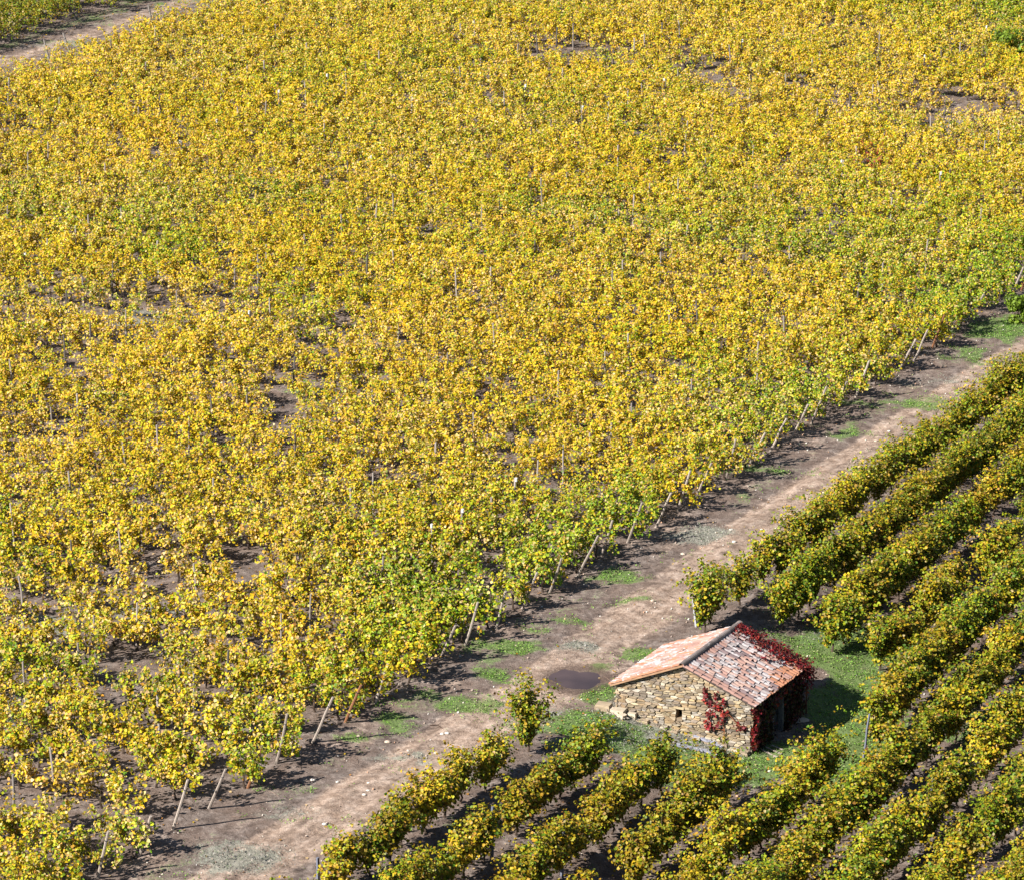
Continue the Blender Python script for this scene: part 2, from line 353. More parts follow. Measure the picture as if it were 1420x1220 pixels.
allv = []       # dict(base,h,n,green,rd,side,row,...)
rows_v = [VR0+PITCHR*k for k in range(-3, 68)]
for k, v in enumerate(rows_v):
    for side_, (u_a, u_b) in enumerate([(UEND-.1, -74.6), (-82.2, -98)]):
        u = u_a+.5-.6*rng.random()
        while u > u_b:
            x, y = xy(u, v+rng.normal(0, .17)); B = np.array([x, y, float(gz(x, y))])
            if vis(B+[0, 0, .8], 110, 70):
                sp = float(field(SPARSE, x, y)); gv = float(field(GRNV, x, y))
                q = sp*1.25 + .12*(fb(np.array(u*.35), np.array(v*.7)) < .33) + .5*float(np.clip(fb(np.array(u*.10+21), np.array(v*.22+5))-.6, 0, 1))*.9
                green = np.clip(.05+.85*(fb(np.array(u*.11+3), np.array(v*.16))-.38) + 1.35*gv + .22*float(np.clip((u+11)/4, 0, 1)) + rng.normal(0, .12), 0, 1)
                if side_: green = .62
                fc = (1.15-.95*min(q, 1)*rng.uniform(.65, 1.15))*rng.uniform(.75, 1.15)
                if rng.random() > .04+.42*q and fc > .14:
                    h = np.clip(rng.normal(1.62, .14), 1.25, 2.0)*(1-.3*min(q, 1)) + (.3 if side_ else 0)
                    allv.append(dict(B=B, h=float(h), n=int(620*fc), green=float(green), rd=N, f='L' if not side_ else 'U', row=k, u=u, sparse=q, w=.38+.05*fc, size=.104, span=.78,
                        red=.9 if ((to_px(B)[0]-1192)**2+((to_px(B)[1]-245)*2)**2)**.5 < 24 else 0, tan=float(np.clip(.10+.5*(fb(np.array(u*.16+31), np.array(v*.2+8))-.45)+.25*min(q, 1), .03, .45)), amt=float(rng.uniform(.86, 1.1))*(.6 if side_ else 1.)))
            u -= LSP*rng.uniform(.85, 1.15)
# right field rows, interrupted by the clearing round the hut
row_pts = [(700, 1060, 0), ]
RU = [uv(*ground_at(995, 859)[:2])[0], uv(*ground_at(1091, 862)[:2])[0], uv(*ground_at(1147, 890)[:2])[0]]
rstep = (RU[2]-RU[0])/2
RU = [RU[0], (RU[0]+RU[2])/2, RU[2]]+[RU[2]+2.45*i for i in range(1, 15)]
def vof(px, py): return uv(*ground_at(px, py)[:2])[1]
CLEAR = {0: (vof(742, 1043), vof(970, 874)), 1: (vof(825, 1085), vof(1085, 872)), 2: (vof(915, 1100), vof(1140, 898)), 3: (vof(1015, 1122), vof(1225, 930)), 4: (vof(1172, 1100), vof(1240, 1040))}
print('right rows u', [round(a, 2) for a in RU[:5]], 'clear', CLEAR)
for k, ur in enumerate(RU):
    vs = []
    if k in CLEAR:
        a, c_ = CLEAR[k]; q = a
        while q > 88: vs.append((q, q == a)); q -= 1.2*rng.uniform(.8, 1.2)
        q = c_
        while q < 190: vs.append((q, q == c_)); q += 1.18*rng.uniform(.8, 1.2)
    else:
        q = 92.
        while q < 190: vs.append((q, False)); q += 1.18*rng.uniform(.8, 1.2)
    for q, edge in vs:
        x, y = xy(.55+2.2*k+(130-q)*(.012+.009*k)+rng.normal(0, .11), q); B = np.array([x, y, float(gz(x, y))])
        if not vis(B+[0, 0, .8], 60, 70): continue
        px, py, _ = to_px(B)
        thin = sstep(1010, 850, px)*sstep(1000, 1080, py)
        if k == 0 and 520 < px < 548: thin = 2.
        if rng.random() < .07+.05*thin and not edge: continue
        vg = float(np.clip(rng.normal(1.08, .2), .6, 1.5)); h = 1.9*vg**.45*(1-.14*min(thin, 1)); nn = int(1700*vg*(1-.22*min(thin, 1)))
        gr_ = .55+.24*rng.normal()-.22*min(thin, 1)
        if edge: h = 2.4 if (k == 0 and q < 130) else 2.05; nn = 2300 if (k == 0 and q < 130) else 1600; gr_ = .66
        allv.append(dict(B=B, h=float(h), n=nn, green=float(np.clip(gr_, .12, .85)), rd=R, f='R', row=k, u=q, sparse=float(vg < .55), w=.45-.05*float(min(thin, 1))+(.1 if edge else 0), amt=float(rng.uniform(.45, .72)), sunw=.25, size=.10, span=.52, red=0, tan=.03))
# vines fully in frame, nearest first: 300 of them are individuals
for d in allv: d['dep'] = float(to_px(d['B'])[2]); d['vis'] = vis(d['B']+np.array([0, 0, .9]), 0)
cand = sorted([d for d in allv if d['vis']], key=lambda d: d['dep'])
print('vines', len(allv), 'in frame', len(cand), 'right', sum(d['f'] == 'R' for d in cand))
solo = cand[:300]
for d in solo: d['solo'] = True
seenrow = {}
for d in cand: seenrow.setdefault((d['f'], d['row']), []).append(d)
for f_ in 'LR':
    ks = sorted({k for (ff, k) in seenrow if ff == f_})
    for ri, k in enumerate(ks):
        L_ = sorted(seenrow[(f_, k)], key=lambda d: (-d['u'] if f_ == 'L' else d['u']))
        for j, d in enumerate(L_):
            d['rowno'] = (ri+1) if f_ == 'L' else k+1; d['no'] = j+1
for d in solo:
    gnr = np.random.default_rng(int(d['u']*1000)+d['row']*7919 & 0x7fffffff)
    cw = colour_word(d['green']); sp = 'sparse ' if d['sparse'] > .55 else ''
    if d['f'] == 'L': lab = f"{sp}{cw} grapevine, {ordw(d['no'])} from the right end in the left field's {ordw(d['rowno'])} row from bottom"
    else: lab = f"{cw} grapevine, {ordw(d['no'])} from the lower end in the {ordw(d['rowno'])} row right of the track"
    root = empty('grapevine', d['B'], lab, 'grapevine', 'grapevines of the left field' if d['f'] == 'L' else 'grapevines of the right field')
    P, nr, sz, T = vine_leaves((0, 0, 0), d['h'], int(d['n']*(1.1 if d['f'] == 'L' else 1.2)), d['green'], 0, gnr, d.get('sunw', 1.), d.get('amt', 1.), d['w'], d['span'], .34, d['tan'], d['red'], d['size'], d['rd'])
    V, F, T = kites(P, nr, sz, T, gnr, hexa=True)
    link('foliage', V, F, M_leaf if d['f'] != 'R' else M_leaf_dense, root, T)
    ac = Acc(); vine_wood(ac, (0, 0, 0), d['h'], d['rd'], gnr); ac.build('trunk', M_wood, root)
VV_, FF_, TT_ = [], [], []; MI = []; n0 = 0; wood = Acc()
for d in allv:
    if d.get('solo'): continue
    gnr = np.random.default_rng(int(abs(d['u'])*1000)+d['row']*7919+5)
    k_ = 1.2 if d['f'] == 'R' else 1.
    P, nr, sz, T = vine_leaves(d['B'], d['h'], int(d['n']*k_), d['green'], 0, gnr, d.get('sunw', 1.), d.get('amt', 1.), d['w'], d['span'], .36, d['tan'], d['red'], d['size']*1.03, d['rd'])
    V, F, T = kites(P, nr, sz, T, gnr); VV_.append(V); FF_.append(F+n0); TT_.append(T); n0 += len(V); MI.append(np.full(len(F), int(d['f'] == 'R'), np.int32))
    if d['dep'] < 190 or d['sparse'] > .3: vine_wood(wood, d['B'], d['h'], d['rd'], gnr, arms=d['sparse'] > .3)
lv = link('grapevines', np.concatenate(VV_), np.concatenate(FF_), [M_leaf, M_leaf_dense], tint=np.concatenate(TT_))
lv.data.polygons.foreach_set('material_index', np.concatenate(MI))
tag(lv, 'dense golden mass of grapevines filling the farther part of the vineyard', 'grapevines', kind='stuff')
wd = wood.build('vine_trunks', M_wood); wd['kind'] = 'stuff'
wd.parent = lv
print('far leaves', n0//4)
# the shrub in the top right corner and a taller vine beside the clearing's left end
for (px, py, rad, hh, lab) in [(1408, 92, 1.7, 2.7, 'dark green leafy shrub at the right edge near the top corner'), (1418, 450, .9, 1.7, 'deep green shrub at the right edge where the vines meet the track')]:
    B = ground_at(px, py); rt = empty('shrub', B, lab, 'shrub'); gnr = np.random.default_rng(3)
    n = 2600; dv = gnr.normal(size=(n, 3)); dv /= np.linalg.norm(dv, axis=1, keepdims=True); cl = gnr.integers(0, 16, n); cc = gnr.normal(0, .42, (16, 3))
    P = (dv*gnr.uniform(.15, .42, (n, 1))+cc[cl])*np.array([rad, rad, hh*.45])+np.array([0, 0, hh*.52]); P[:, 2] = np.clip(P[:, 2], .1, None)
    V, F, T = kites(P, dv+gnr.normal(0, .4, (n, 3))+[0, 0, .3], gnr.uniform(.09, .17, n), np.array([.12, .18, .015])*gnr.uniform(.5, 1.9, (n, 1)), gnr, hexa=True); link('foliage', V, F, M_leaf, rt, T)
    ac = Acc()
    for q in range(5): e = np.array([*gnr.normal(0, rad*.35, 2), hh*.7]); ac.tube([(0, 0, -.05), e*.4+[.05, 0, .1], e], [.05, .035, .015], (.1, .07, .05), 5)
    ac.build('trunk', M_wood, rt)
# bare stump
B = ground_at(540, 1195); st = empty('grapevine', B, 'dark bare vine stump without leaves beside the track near the bottom edge', 'grapevine')
ac = Acc(); ac.tube([(0, 0, -.05), (.02, 0, .4), (-.03, .03, .62), (.05, 0, .8)], [.07, .055, .06, .07], (.05, .045, .045), 7)
ac.tube([(.03, 0, .72), (.2, .05, .9), (.42, .05, .84)], [.06, .06, .035], (.06, .055, .055), 6); ac.tube([(.2, .05, .88), (.3, -.1, 1.0)], [.04, .02], (.06, .055, .055), 5)
ac.build('trunk', M_wood, st)
# ------------------------------------------------------------------ posts
def post(name, B, length, lean, azim, r, col, label, cat, group, material=None, square=False, wire=True):
    root = empty(name, B, label, cat, group)
    a = Acc(); d = np.array([math.sin(lean)*azim[0], math.sin(lean)*azim[1], math.cos(lean)])
    k = 4 if square else 7
    j = rng.normal(0, .012, (4, 2))
    pts = [d*(-.12)]+[d*length*q+np.array([j[i][0], j[i][1], 0]) for i, q in enumerate((.33, .66, 1.))]
    a.tube(pts, [r*1.08, r*1.02, r*.96, r*.9], col, k)
    a.build('pole', material or M_wood, root)
    if wire:
        w_ = Acc()
        for q in (.8,):
            c_ = d*length*q; w_.tube([c_-d*.012, c_+d*.012], [r*1.18, r*1.18], (.15, .14, .14), 7)
        w_.build('wire_tie', M_rust, root)
    return root
nP = 0
lrows = [k for k, v in enumerate(rows_v)]
shown = []
for k in lrows:
    v = rows_v[k]; x, y = xy(UEND+.25+rng.uniform(-.12, .18), v+rng.normal(0, .06)); B = np.array([x, y, float(gz(x, y))])
    if vis(B+[0, 0, .6], 6) and rng.random() < .93: shown.append((k, B))
lowest = min([k for k, _ in shown])
for k, B in shown:
    g_ = rng.uniform(.8, 1.25); brown = rng.random() < .12
    col = np.array([.30, .14, .07])*g_ if brown else np.array([.40, .335, .285])*g_
    post('wooden_post', B, rng.uniform(1.7, 2.1), math.radians(rng.uniform(16, 29)), N*.9+R*rng.normal(0, .15), .052, col,
         f"leaning {'brown' if brown else 'grey'} wooden post, {ordw([q_ for q_, _ in shown].index(k)+1)} up from the bottom along the track's left edge", 'post', 'leaning end posts along the track'); nP += 1
# far ends of the rows at the upper track
kk = 0
for k in lrows:
    x, y = xy(-75.1, rows_v[k]); B = np.array([x, y, float(gz(x, y))])
    if vis(B+[0, 0, 1.2], 0) and rng.random() < .6:
        kk += 1
        post('wooden_post', B, 1.9, math.radians(rng.uniform(12, 22)), -N, .06, np.array([.27, .24, .22]), f'grey leaning post, {ordw(kk)} from the left along the upper track in the top corner', 'post', 'leaning end posts along the upper track'); nP += 1
# upright posts inside the left field
cnt = []
for k in lrows:
    u = UEND-4.6-rng.uniform(0, .6); j = 0
    while u > -74:
        x, y = xy(u+rng.normal(0, .2), rows_v[k]+rng.normal(0, .05)); B = np.array([x, y, float(gz(x, y))])
        if vis(B+[0, 0, 1.4], 0) and rng.random() < .62: cnt.append((k, j, B, u))
        u -= 5.5; j += 1
cnt.sort(key=lambda t: to_px(t[2])[2]); cnt = cnt[:240]
per = {}
for k, j, B, u in cnt: per.setdefault(k, []).append((u, B))
rks = sorted(per)
vrows = sorted({k for (ff, k) in seenrow if ff == 'L'})
for k in rks:
    for q, (u, B) in enumerate(sorted(per[k], key=lambda t: -t[0])):
        g_ = rng.uniform(.65, 1.3); dark = g_ < .78; hgt = rng.uniform(1.62, 1.98)
        rt = post('wooden_post', B, hgt, math.radians(abs(rng.normal(0, 2.5))), N*rng.choice([-1, 1]), rng.uniform(.036, .05), np.array([.36, .31, .28])*g_*(.55 if dark else 1),
             f"upright {'dark' if dark else 'grey'} wooden post, {ordw(q+1)} from the right in the left field's {ordw(vrows.index(k)+1 if k in vrows else 1)} row from bottom", 'post', 'upright posts in the left field', wire=False); nP += 1
        if rng.random() < .07 :
            a = Acc(); a.tube([(0, 0, hgt-.14), (0, 0, hgt+.012)], [.055, .052], (.75, .75, .72), 7); a.build('white_cap', M_peb, rt)
# slate posts of the right field: base px, top px
SLP = [(586, 1152, 586, 1083, 'dark slate post in the lowest vine of the row nearest the track'),
       (682, 1193, 684, 1117, 'dark slate post below the tall vine that stands on the left of the hut clearing'),
       (779, 1214, 782, 1135, 'tall dark slate post near the bottom edge, below and left of the hut'),
       (966, 868, 962, 830, 'pale slate post in the green vine directly behind the hut roof'),
       (1197, 1052, 1203, 990, 'slim blue-grey slate post standing alone on the grass right of the hut'),
       (441, 1228, 441, 1188, 'short dark post in the vine at the bottom edge beside the track'),
       (1283, 738, 1284, 705, 'short pale stake between the second and third row right of the track'),
       (1288, 1135, 1291, 1080, 'slate post in the rows below and right of the lone grass post'),
       (1378, 1118, 1379, 1086, 'pale short post among vines near the lower right corner')]
for bx, by, tx, ty, lab in SLP:
    B = ground_at(bx, by); dep = to_px(B)[2]; L_ = (by-ty)*dep/FPX/.92
    B[2] = float(gz(B[0], B[1]))
    c_ = np.array([.40, .40, .42]) if 'pale' in lab else np.array([.17, .18, .23])
    post('slate_post', B, L_, math.atan2(abs(tx-bx), by-ty), np.array([1. if tx > bx else -1., 0]), .062 if 'slim' not in lab else .045, c_*rng.uniform(.8, 1.1), lab, 'post', 'slate posts of the right field', None, True, False)
# ------------------------------------------------------------------ the stone hut
HC = np.array([8.66, 129.05]); GV = np.array([-4.98, 1.95]); RV = np.array([2.12, 3.68])   # right front corner, along the gable, along the eaves
GL, RL = np.linalg.norm(GV), np.linalg.norm(RV); ge, re = GV/GL, RV/RL
EZ, AZ = 1.02, 2.16
BZ = -1.35
inset = .10
hut = empty('stone_hut', [*(HC+GV/2+RV/2), float(gz(*(HC+GV/2+RV/2)))], 'small dry stone hut with an orange tiled gable roof beside the dirt track', 'hut')
HO = np.array(hut.location)
def H3(s, t, z): p = HC+ge*s+re*t; return np.array([p[0], p[1], z])
def roofz(s): return EZ+(AZ-EZ)*(1-abs(s-GL/2)/(GL/2))
SG0, SG1, TR0, TR1 = inset, GL-inset, inset, RL-inset
WIN = (GL*.48-.09, GL*.48+.13)   # overwritten below
def ray_wall(px, py, t=TR0):
    """point of the front gable wall plane seen at a pixel of the survey"""
    d = dirs(px, py); o = np.array([0, 0, CAMH]); n = np.array([-ge[1], ge[0], 0]); p0 = H3(SG0, t, 0)
    k = np.dot(p0-o, n)/np.dot(d, n); P = o+d*k; rel = P[:2]-p0[:2]; return float(np.dot(rel, ge)), float(P[2])
ws, wz = ray_wall(942, 988); WS0, WS1, WZ0, WZ1 = ws-.11, ws+.11, wz-.2, wz+.19
print('window', ws, wz)
STC = [(.42,.30,.18),(.40, .31, .21), (.48, .38, .25), (.34, .26, .18), (.52, .44, .33), (.44, .32, .18), (.28, .23, .18), (.50, .40, .26), (.30, .24, .19), (.44, .39, .33)]
def clip(poly, px, py, nx, ny):
    o = []; m_ = len(poly)
    for i in range(m_):
        a, b_ = poly[i], poly[(i+1) % m_]; da = (a[0]-px)*nx+(a[1]-py)*ny; db = (b_[0]-px)*nx+(b_[1]-py)*ny
        if da <= 0: o.append(a)
        if da*db < 0: t = da/(da-db); o.append((a[0]+(b_[0]-a[0])*t, a[1]+(b_[1]-a[1])*t))
    return o
def stones(acc, P0, e, n, L, zlo, outline, hole=None):
    """rubble facing: flat irregular cells on the vertical plane through P0 along e, outward normal n"""
    n3 = np.array([n[0], n[1], 0.]); e3 = np.array([e[0], e[1], 0.]); AX = 2.6
    pts = []; z = zlo+.05
    while z < 2.2:
        hh = rng.uniform(.06, .115)*(1.25 if z > .7 else 1); s_ = -.1
        while s_ < L+.1:
            l = rng.uniform(.09, .40)*(1 if z < .9 else .7); pts.append((s_+l/2, z+rng.normal(0, .028)+.06*math.sin(s_*1.1+.6)+.03*math.sin(s_*2.7+z*2))); s_ += l
        z += hh
    pts = np.array(pts)
    if hole: pts = pts[~((pts[:, 0] > hole[0]-.04) & (pts[:, 0] < hole[1]+.04) & (pts[:, 1] > hole[2]-.03) & (pts[:, 1] < hole[3]+.03))]
    for i, (cx, cz) in enumerate(pts):
        poly = [(cx-.4, cz-.16), (cx+.4, cz-.16), (cx+.4, cz+.16), (cx-.4, cz+.16)]
        dd = ((pts[:, 0]-cx)/AX)**2+(pts[:, 1]-cz)**2; near = np.argsort(dd)[1:22]
        for j_ in near:
            dx, dz = (pts[j_, 0]-cx)/AX**2, pts[j_, 1]-cz
            poly = clip(poly, (pts[j_, 0]+cx)/2, (pts[j_, 1]+cz)/2, dx, dz)
            if len(poly) < 3: break
        for q in range(len(outline)):
            if len(poly) < 3: break
            a, b_ = outline[q], outline[(q+1) % len(outline)]; poly = clip(poly, a[0], a[1], b_[1]-a[1], -(b_[0]-a[0]))
        if hole and len(poly) >= 3 and not (cx > hole[1] or cx < hole[0]) : poly = clip(poly, 0, hole[3], 0, -1) if cz > hole[3] else clip(poly, 0, hole[2], 0, 1)
        elif hole and len(poly) >= 3 and hole[2]-.1 < cz < hole[3]+.1: poly = clip(poly, hole[1], 0, -1, 0) if cx > hole[1] else clip(poly, hole[0], 0, 1, 0)
        if len(poly) < 3: continue
        w_ = max(p[0] for p in poly)-min(p[0] for p in poly); h_ = max(p[1] for p in poly)-min(p[1] for p in poly)
        if w_ < .05 or h_ < .035: continue
        gx_, gz_ = 1-min(.012/w_*2, .3)*rng.uniform(.4, 1.6), 1-min(.012/h_*2, .4)*rng.uniform(.4, 1.6)
        mx_, mz_ = sum(p[0] for p in poly)/len(poly), sum(p[1] for p in poly)/len(poly); k = len(poly)
        d = rng.uniform(.02, .085); V = []; tl, tv = rng.normal(0, .05), rng.normal(0, .12)
        for dp, ins in ((-.05, 1.), (d*.55, 1.), (d, .84)):
            for p in poly:
                a_ = mx_+(p[0]-mx_)*gx_*ins; c_ = mz_+(p[1]-mz_)*gz_*ins
                V.append(P0+e3*a_+n3*(dp+((a_-mx_)*tl+(c_-mz_)*tv+rng.normal(0, .004) if ins < 1 else 0))+np.array([0, 0, c_]))
        F = [[2*k+i_ for i_ in range(k)]]+[[r_+i_, r_+(i_+1) % k, r_+k+(i_+1) % k, r_+k+i_] for r_ in (0, k) for i_ in range(k)]
        acc.add(np.array(V)-HO, F, np.array(STC[rng.integers(len(STC))])*rng.uniform(.65, 1.15)*(1.08 if cz > .75 else 1))
def flip_ok(P0, e): pass
# core walls (mortar) as thin solid panels with a real window opening
def prism(acc, poly, thick, P0, e, n, col=(.3, .22, .14)):
    n3 = np.array([n[0], n[1], 0.]); e3 = np.array([e[0], e[1], 0.]); k = len(poly)
    V = [P0+e3*a+np.array([0, 0, c]) for a, c in poly]+[P0+e3*a+np.array([0, 0, c])-n3*thick for a, c in poly]
    F = [list(range(k)), [k+i for i in range(k)][::-1]]+[[i, k+i, k+(i+1) % k, (i+1) % k] for i in range(k)]
    acc.add(np.array(V)-HO, F, col)
nF = -re; nF = np.array([ge[1], -ge[0]]); nF = nF*np.sign(np.dot(nF, -re)); nB = -nF
nRt = np.array([re[1], -re[0]]); nRt = nRt*np.sign(np.dot(nRt, -ge)); nLf = -nRt
core = Acc(); L_ = SG1-SG0; mid = L_/2; top = lambda s: roofz(s+SG0)-.05
Pf = np.array([*(HC+ge*SG0+re*TR0), 0.]); Pb = np.array([*(HC+ge*SG0+re*TR1), 0.]); Pl = np.array([*(HC+ge*SG1+re*TR0), 0.])
w0, w1 = WS0, WS1
for poly in ([(0, BZ), (w0, BZ), (w0, top(w0)), (0, top(0))], [(w1, BZ), (L_, BZ), (L_, top(L_)), (w1, top(w1))] if w1 > mid else [(w1, BZ), (L_, BZ), (L_, top(L_)), (mid, top(mid)), (w1, top(w1))],
             [(w0, BZ), (w1, BZ), (w1, WZ0), (w0, WZ0)], [(w0, WZ1), (w1, WZ1), (w1, top(w1))] + ([(mid, top(mid))] if w0 < mid < w1 else []) + [(w0, top(w0))]):
    prism(core, poly, .35, Pf, ge, nF)
if w0 > mid: 
    core = Acc()
    for poly in ([(0, BZ), (w0, BZ), (w0, top(w0)), (mid, top(mid)), (0, top(0))], [(w1, BZ), (L_, BZ), (L_, top(L_)), (w1, top(w1))], [(w0, BZ), (w1, BZ), (w1, WZ0), (w0, WZ0)], [(w0, WZ1), (w1, WZ1), (w1, top(w1)), (w0, top(w0))]):
        prism(core, poly, .35, Pf, ge, nF)
prism(core, [(0, BZ), (L_, BZ), (L_, top(L_)), (mid, top(mid)), (0, top(0))], .35, Pb, ge, nB)
LR = TR1-TR0; zs = EZ-.02
D0, D1, DZ = 1.55, 2.35, .62      # doorway in the shaded eaves wall
for poly in ([(0.004, BZ), (D0, BZ), (D0, zs), (0.004, zs)], [(D1, BZ), (LR-.004, BZ), (LR-.004, zs), (D1, zs)], [(D0, DZ), (D1, DZ), (D1, zs), (D0, zs)]):
    prism(core, poly, .35, Pf+np.array([0.0, 0, 0]), re, nRt)
prism(core, [(0.004, BZ), (LR-.004, BZ), (LR-.004, zs), (0.004, zs)], .35, Pl, re, nLf)
wall = core.build('wall', M_mortar, hut)
fs = Acc()
gab = [(-.02, BZ), (L_+.02, BZ), (L_+.02, top(L_)), (mid, top(mid)), (-.02, top(0))]
stones(fs, Pf, ge, nF, L_, -1.25, gab, (WS0, WS1, WZ0, WZ1))
stones(fs, Pb, ge, nB, L_, -1.25, gab)
sq = [(-.02, BZ), (LR+.02, BZ), (LR+.02, zs), (-.02, zs)]
stones(fs, Pf, re, nRt, LR, -1.25, sq, (D0-.04, D1+.04, BZ-1, DZ+.08))
stones(fs, Pl, re, nLf, LR, -1.25, sq)
fs.build('stone_facing', M_stone, wall)
# stone plinth stepping out at the foot of the gable wall
pl = Acc(); zg = lambda s: float(gz(*(HC+ge*(s+SG0)+re*(TR0-.15))))
s = 0.
while s < L_+.45:
    l = rng.uniform(.25, .6); z0 = zg(s); c = np.array(STC[rng.choice([1, 3, 4, 6])])*rng.uniform(.85, 1.1)
    hh = rng.uniform(.07, .14)+.12*(s > L_*.82); dd = rng.uniform(.12, .22)+.18*(s > L_*.85)
    e3 = np.array([*ge, 0]); n3 = np.array([*nF, 0]); V = []
    for zz, ins in ((z0-.25, 0), (z0+hh*.7, 0), (z0+hh, .03)):
        for a_, b_ in ((s+.01+ins, -.05), (s+l-.01-ins, -.05), (s+l-.01-ins, dd-ins), (s+.01+ins, dd-ins+rng.normal(0, .015))):
            V.append(Pf+e3*a_+n3*(b_+.1)+np.array([0, 0, zz+rng.normal(0, .008)]))
    F = [[8, 9, 10, 11]]+[[r_+i, r_+(i+1) % 4, r_+4+(i+1) % 4, r_+4+i] for r_ in (0, 4) for i in range(4)]
    pl.add(np.array(V)-HO, F, c); s += l
pl.build('plinth', M_stone, hut)
# window reveal lintel, door
def boxacc(acc, c, hx, hy, hz, ex, ey, col, jit=0):
    ex = np.array([ex[0], ex[1], 0.]) if len(ex) == 2 else np.array(ex); ey = np.array([ey[0], ey[1], 0.]) if len(ey) == 2 else np.array(ey); ez = np.cross(ex, ey); ez /= np.linalg.norm(ez)
    V = [np.array(c)+ex*hx*a+ey*hy*b_+ez*hz*q for q in (-1, 1) for a, b_ in ((-1, -1), (1, -1), (1, 1), (-1, 1))]
    V = np.array(V)+rng.normal(0, jit, (8, 3))*(jit > 0)
    acc.add(V, [[0, 3, 2, 1], [4, 5, 6, 7], [0, 1, 5, 4], [1, 2, 6, 5], [2, 3, 7, 6], [3, 0, 4, 7]], col)
a = Acc(); cpos = Pf+np.array([*ge, 0])*(WS0+WS1)/2+np.array([*nF, 0])*.03+np.array([0, 0, WZ1+.035]); boxacc(a, cpos-HO, .19, .05, .035, ge, nF, (.55, .42, .26), .006)
a.build('window_lintel', M_stone, hut)
a = Acc()
for i in range(4):
    sx = D0+.1+i*.2; c_ = Pf+np.array([*re, 0])*sx-np.array([*nRt, 0])*.10; c_[2] = (-1.0+DZ)/2
    boxacc(a, c_-HO, .095, .018, (DZ+1.05)/2, re, nRt, np.array([.07, .075, .09])*rng.uniform(.8, 1.3), .003)
door = a.build('door', M_wood, hut)
a = Acc()
for sx in (D0-.0, D1+.0):
    c_ = Pf+np.array([*re, 0])*sx+np.array([*nRt, 0])*.05; c_[2] = (-1.0+DZ)/2; boxacc(a, c_-HO, .05, .09, (DZ+1.1)/2, re, nRt, (.17, .17, .18), .004)
c_ = Pf+np.array([*re, 0])*(D0+D1)/2+np.array([*nRt, 0])*.05; c_[2] = DZ+.05; boxacc(a, c_-HO, .52, .1, .05, re, nRt, (.3, .27, .24), .004)
a.build('door_frame', M_wood, hut)
a = Acc(); c_ = Pf+np.array([*re, 0])*(D1-.14)-np.array([*nRt, 0])*.05; c_[2] = -.2; boxacc(a, c_-HO, .012, .035, .06, re, nRt, (.05, .05, .05)); a.build('handle', M_rust, door)
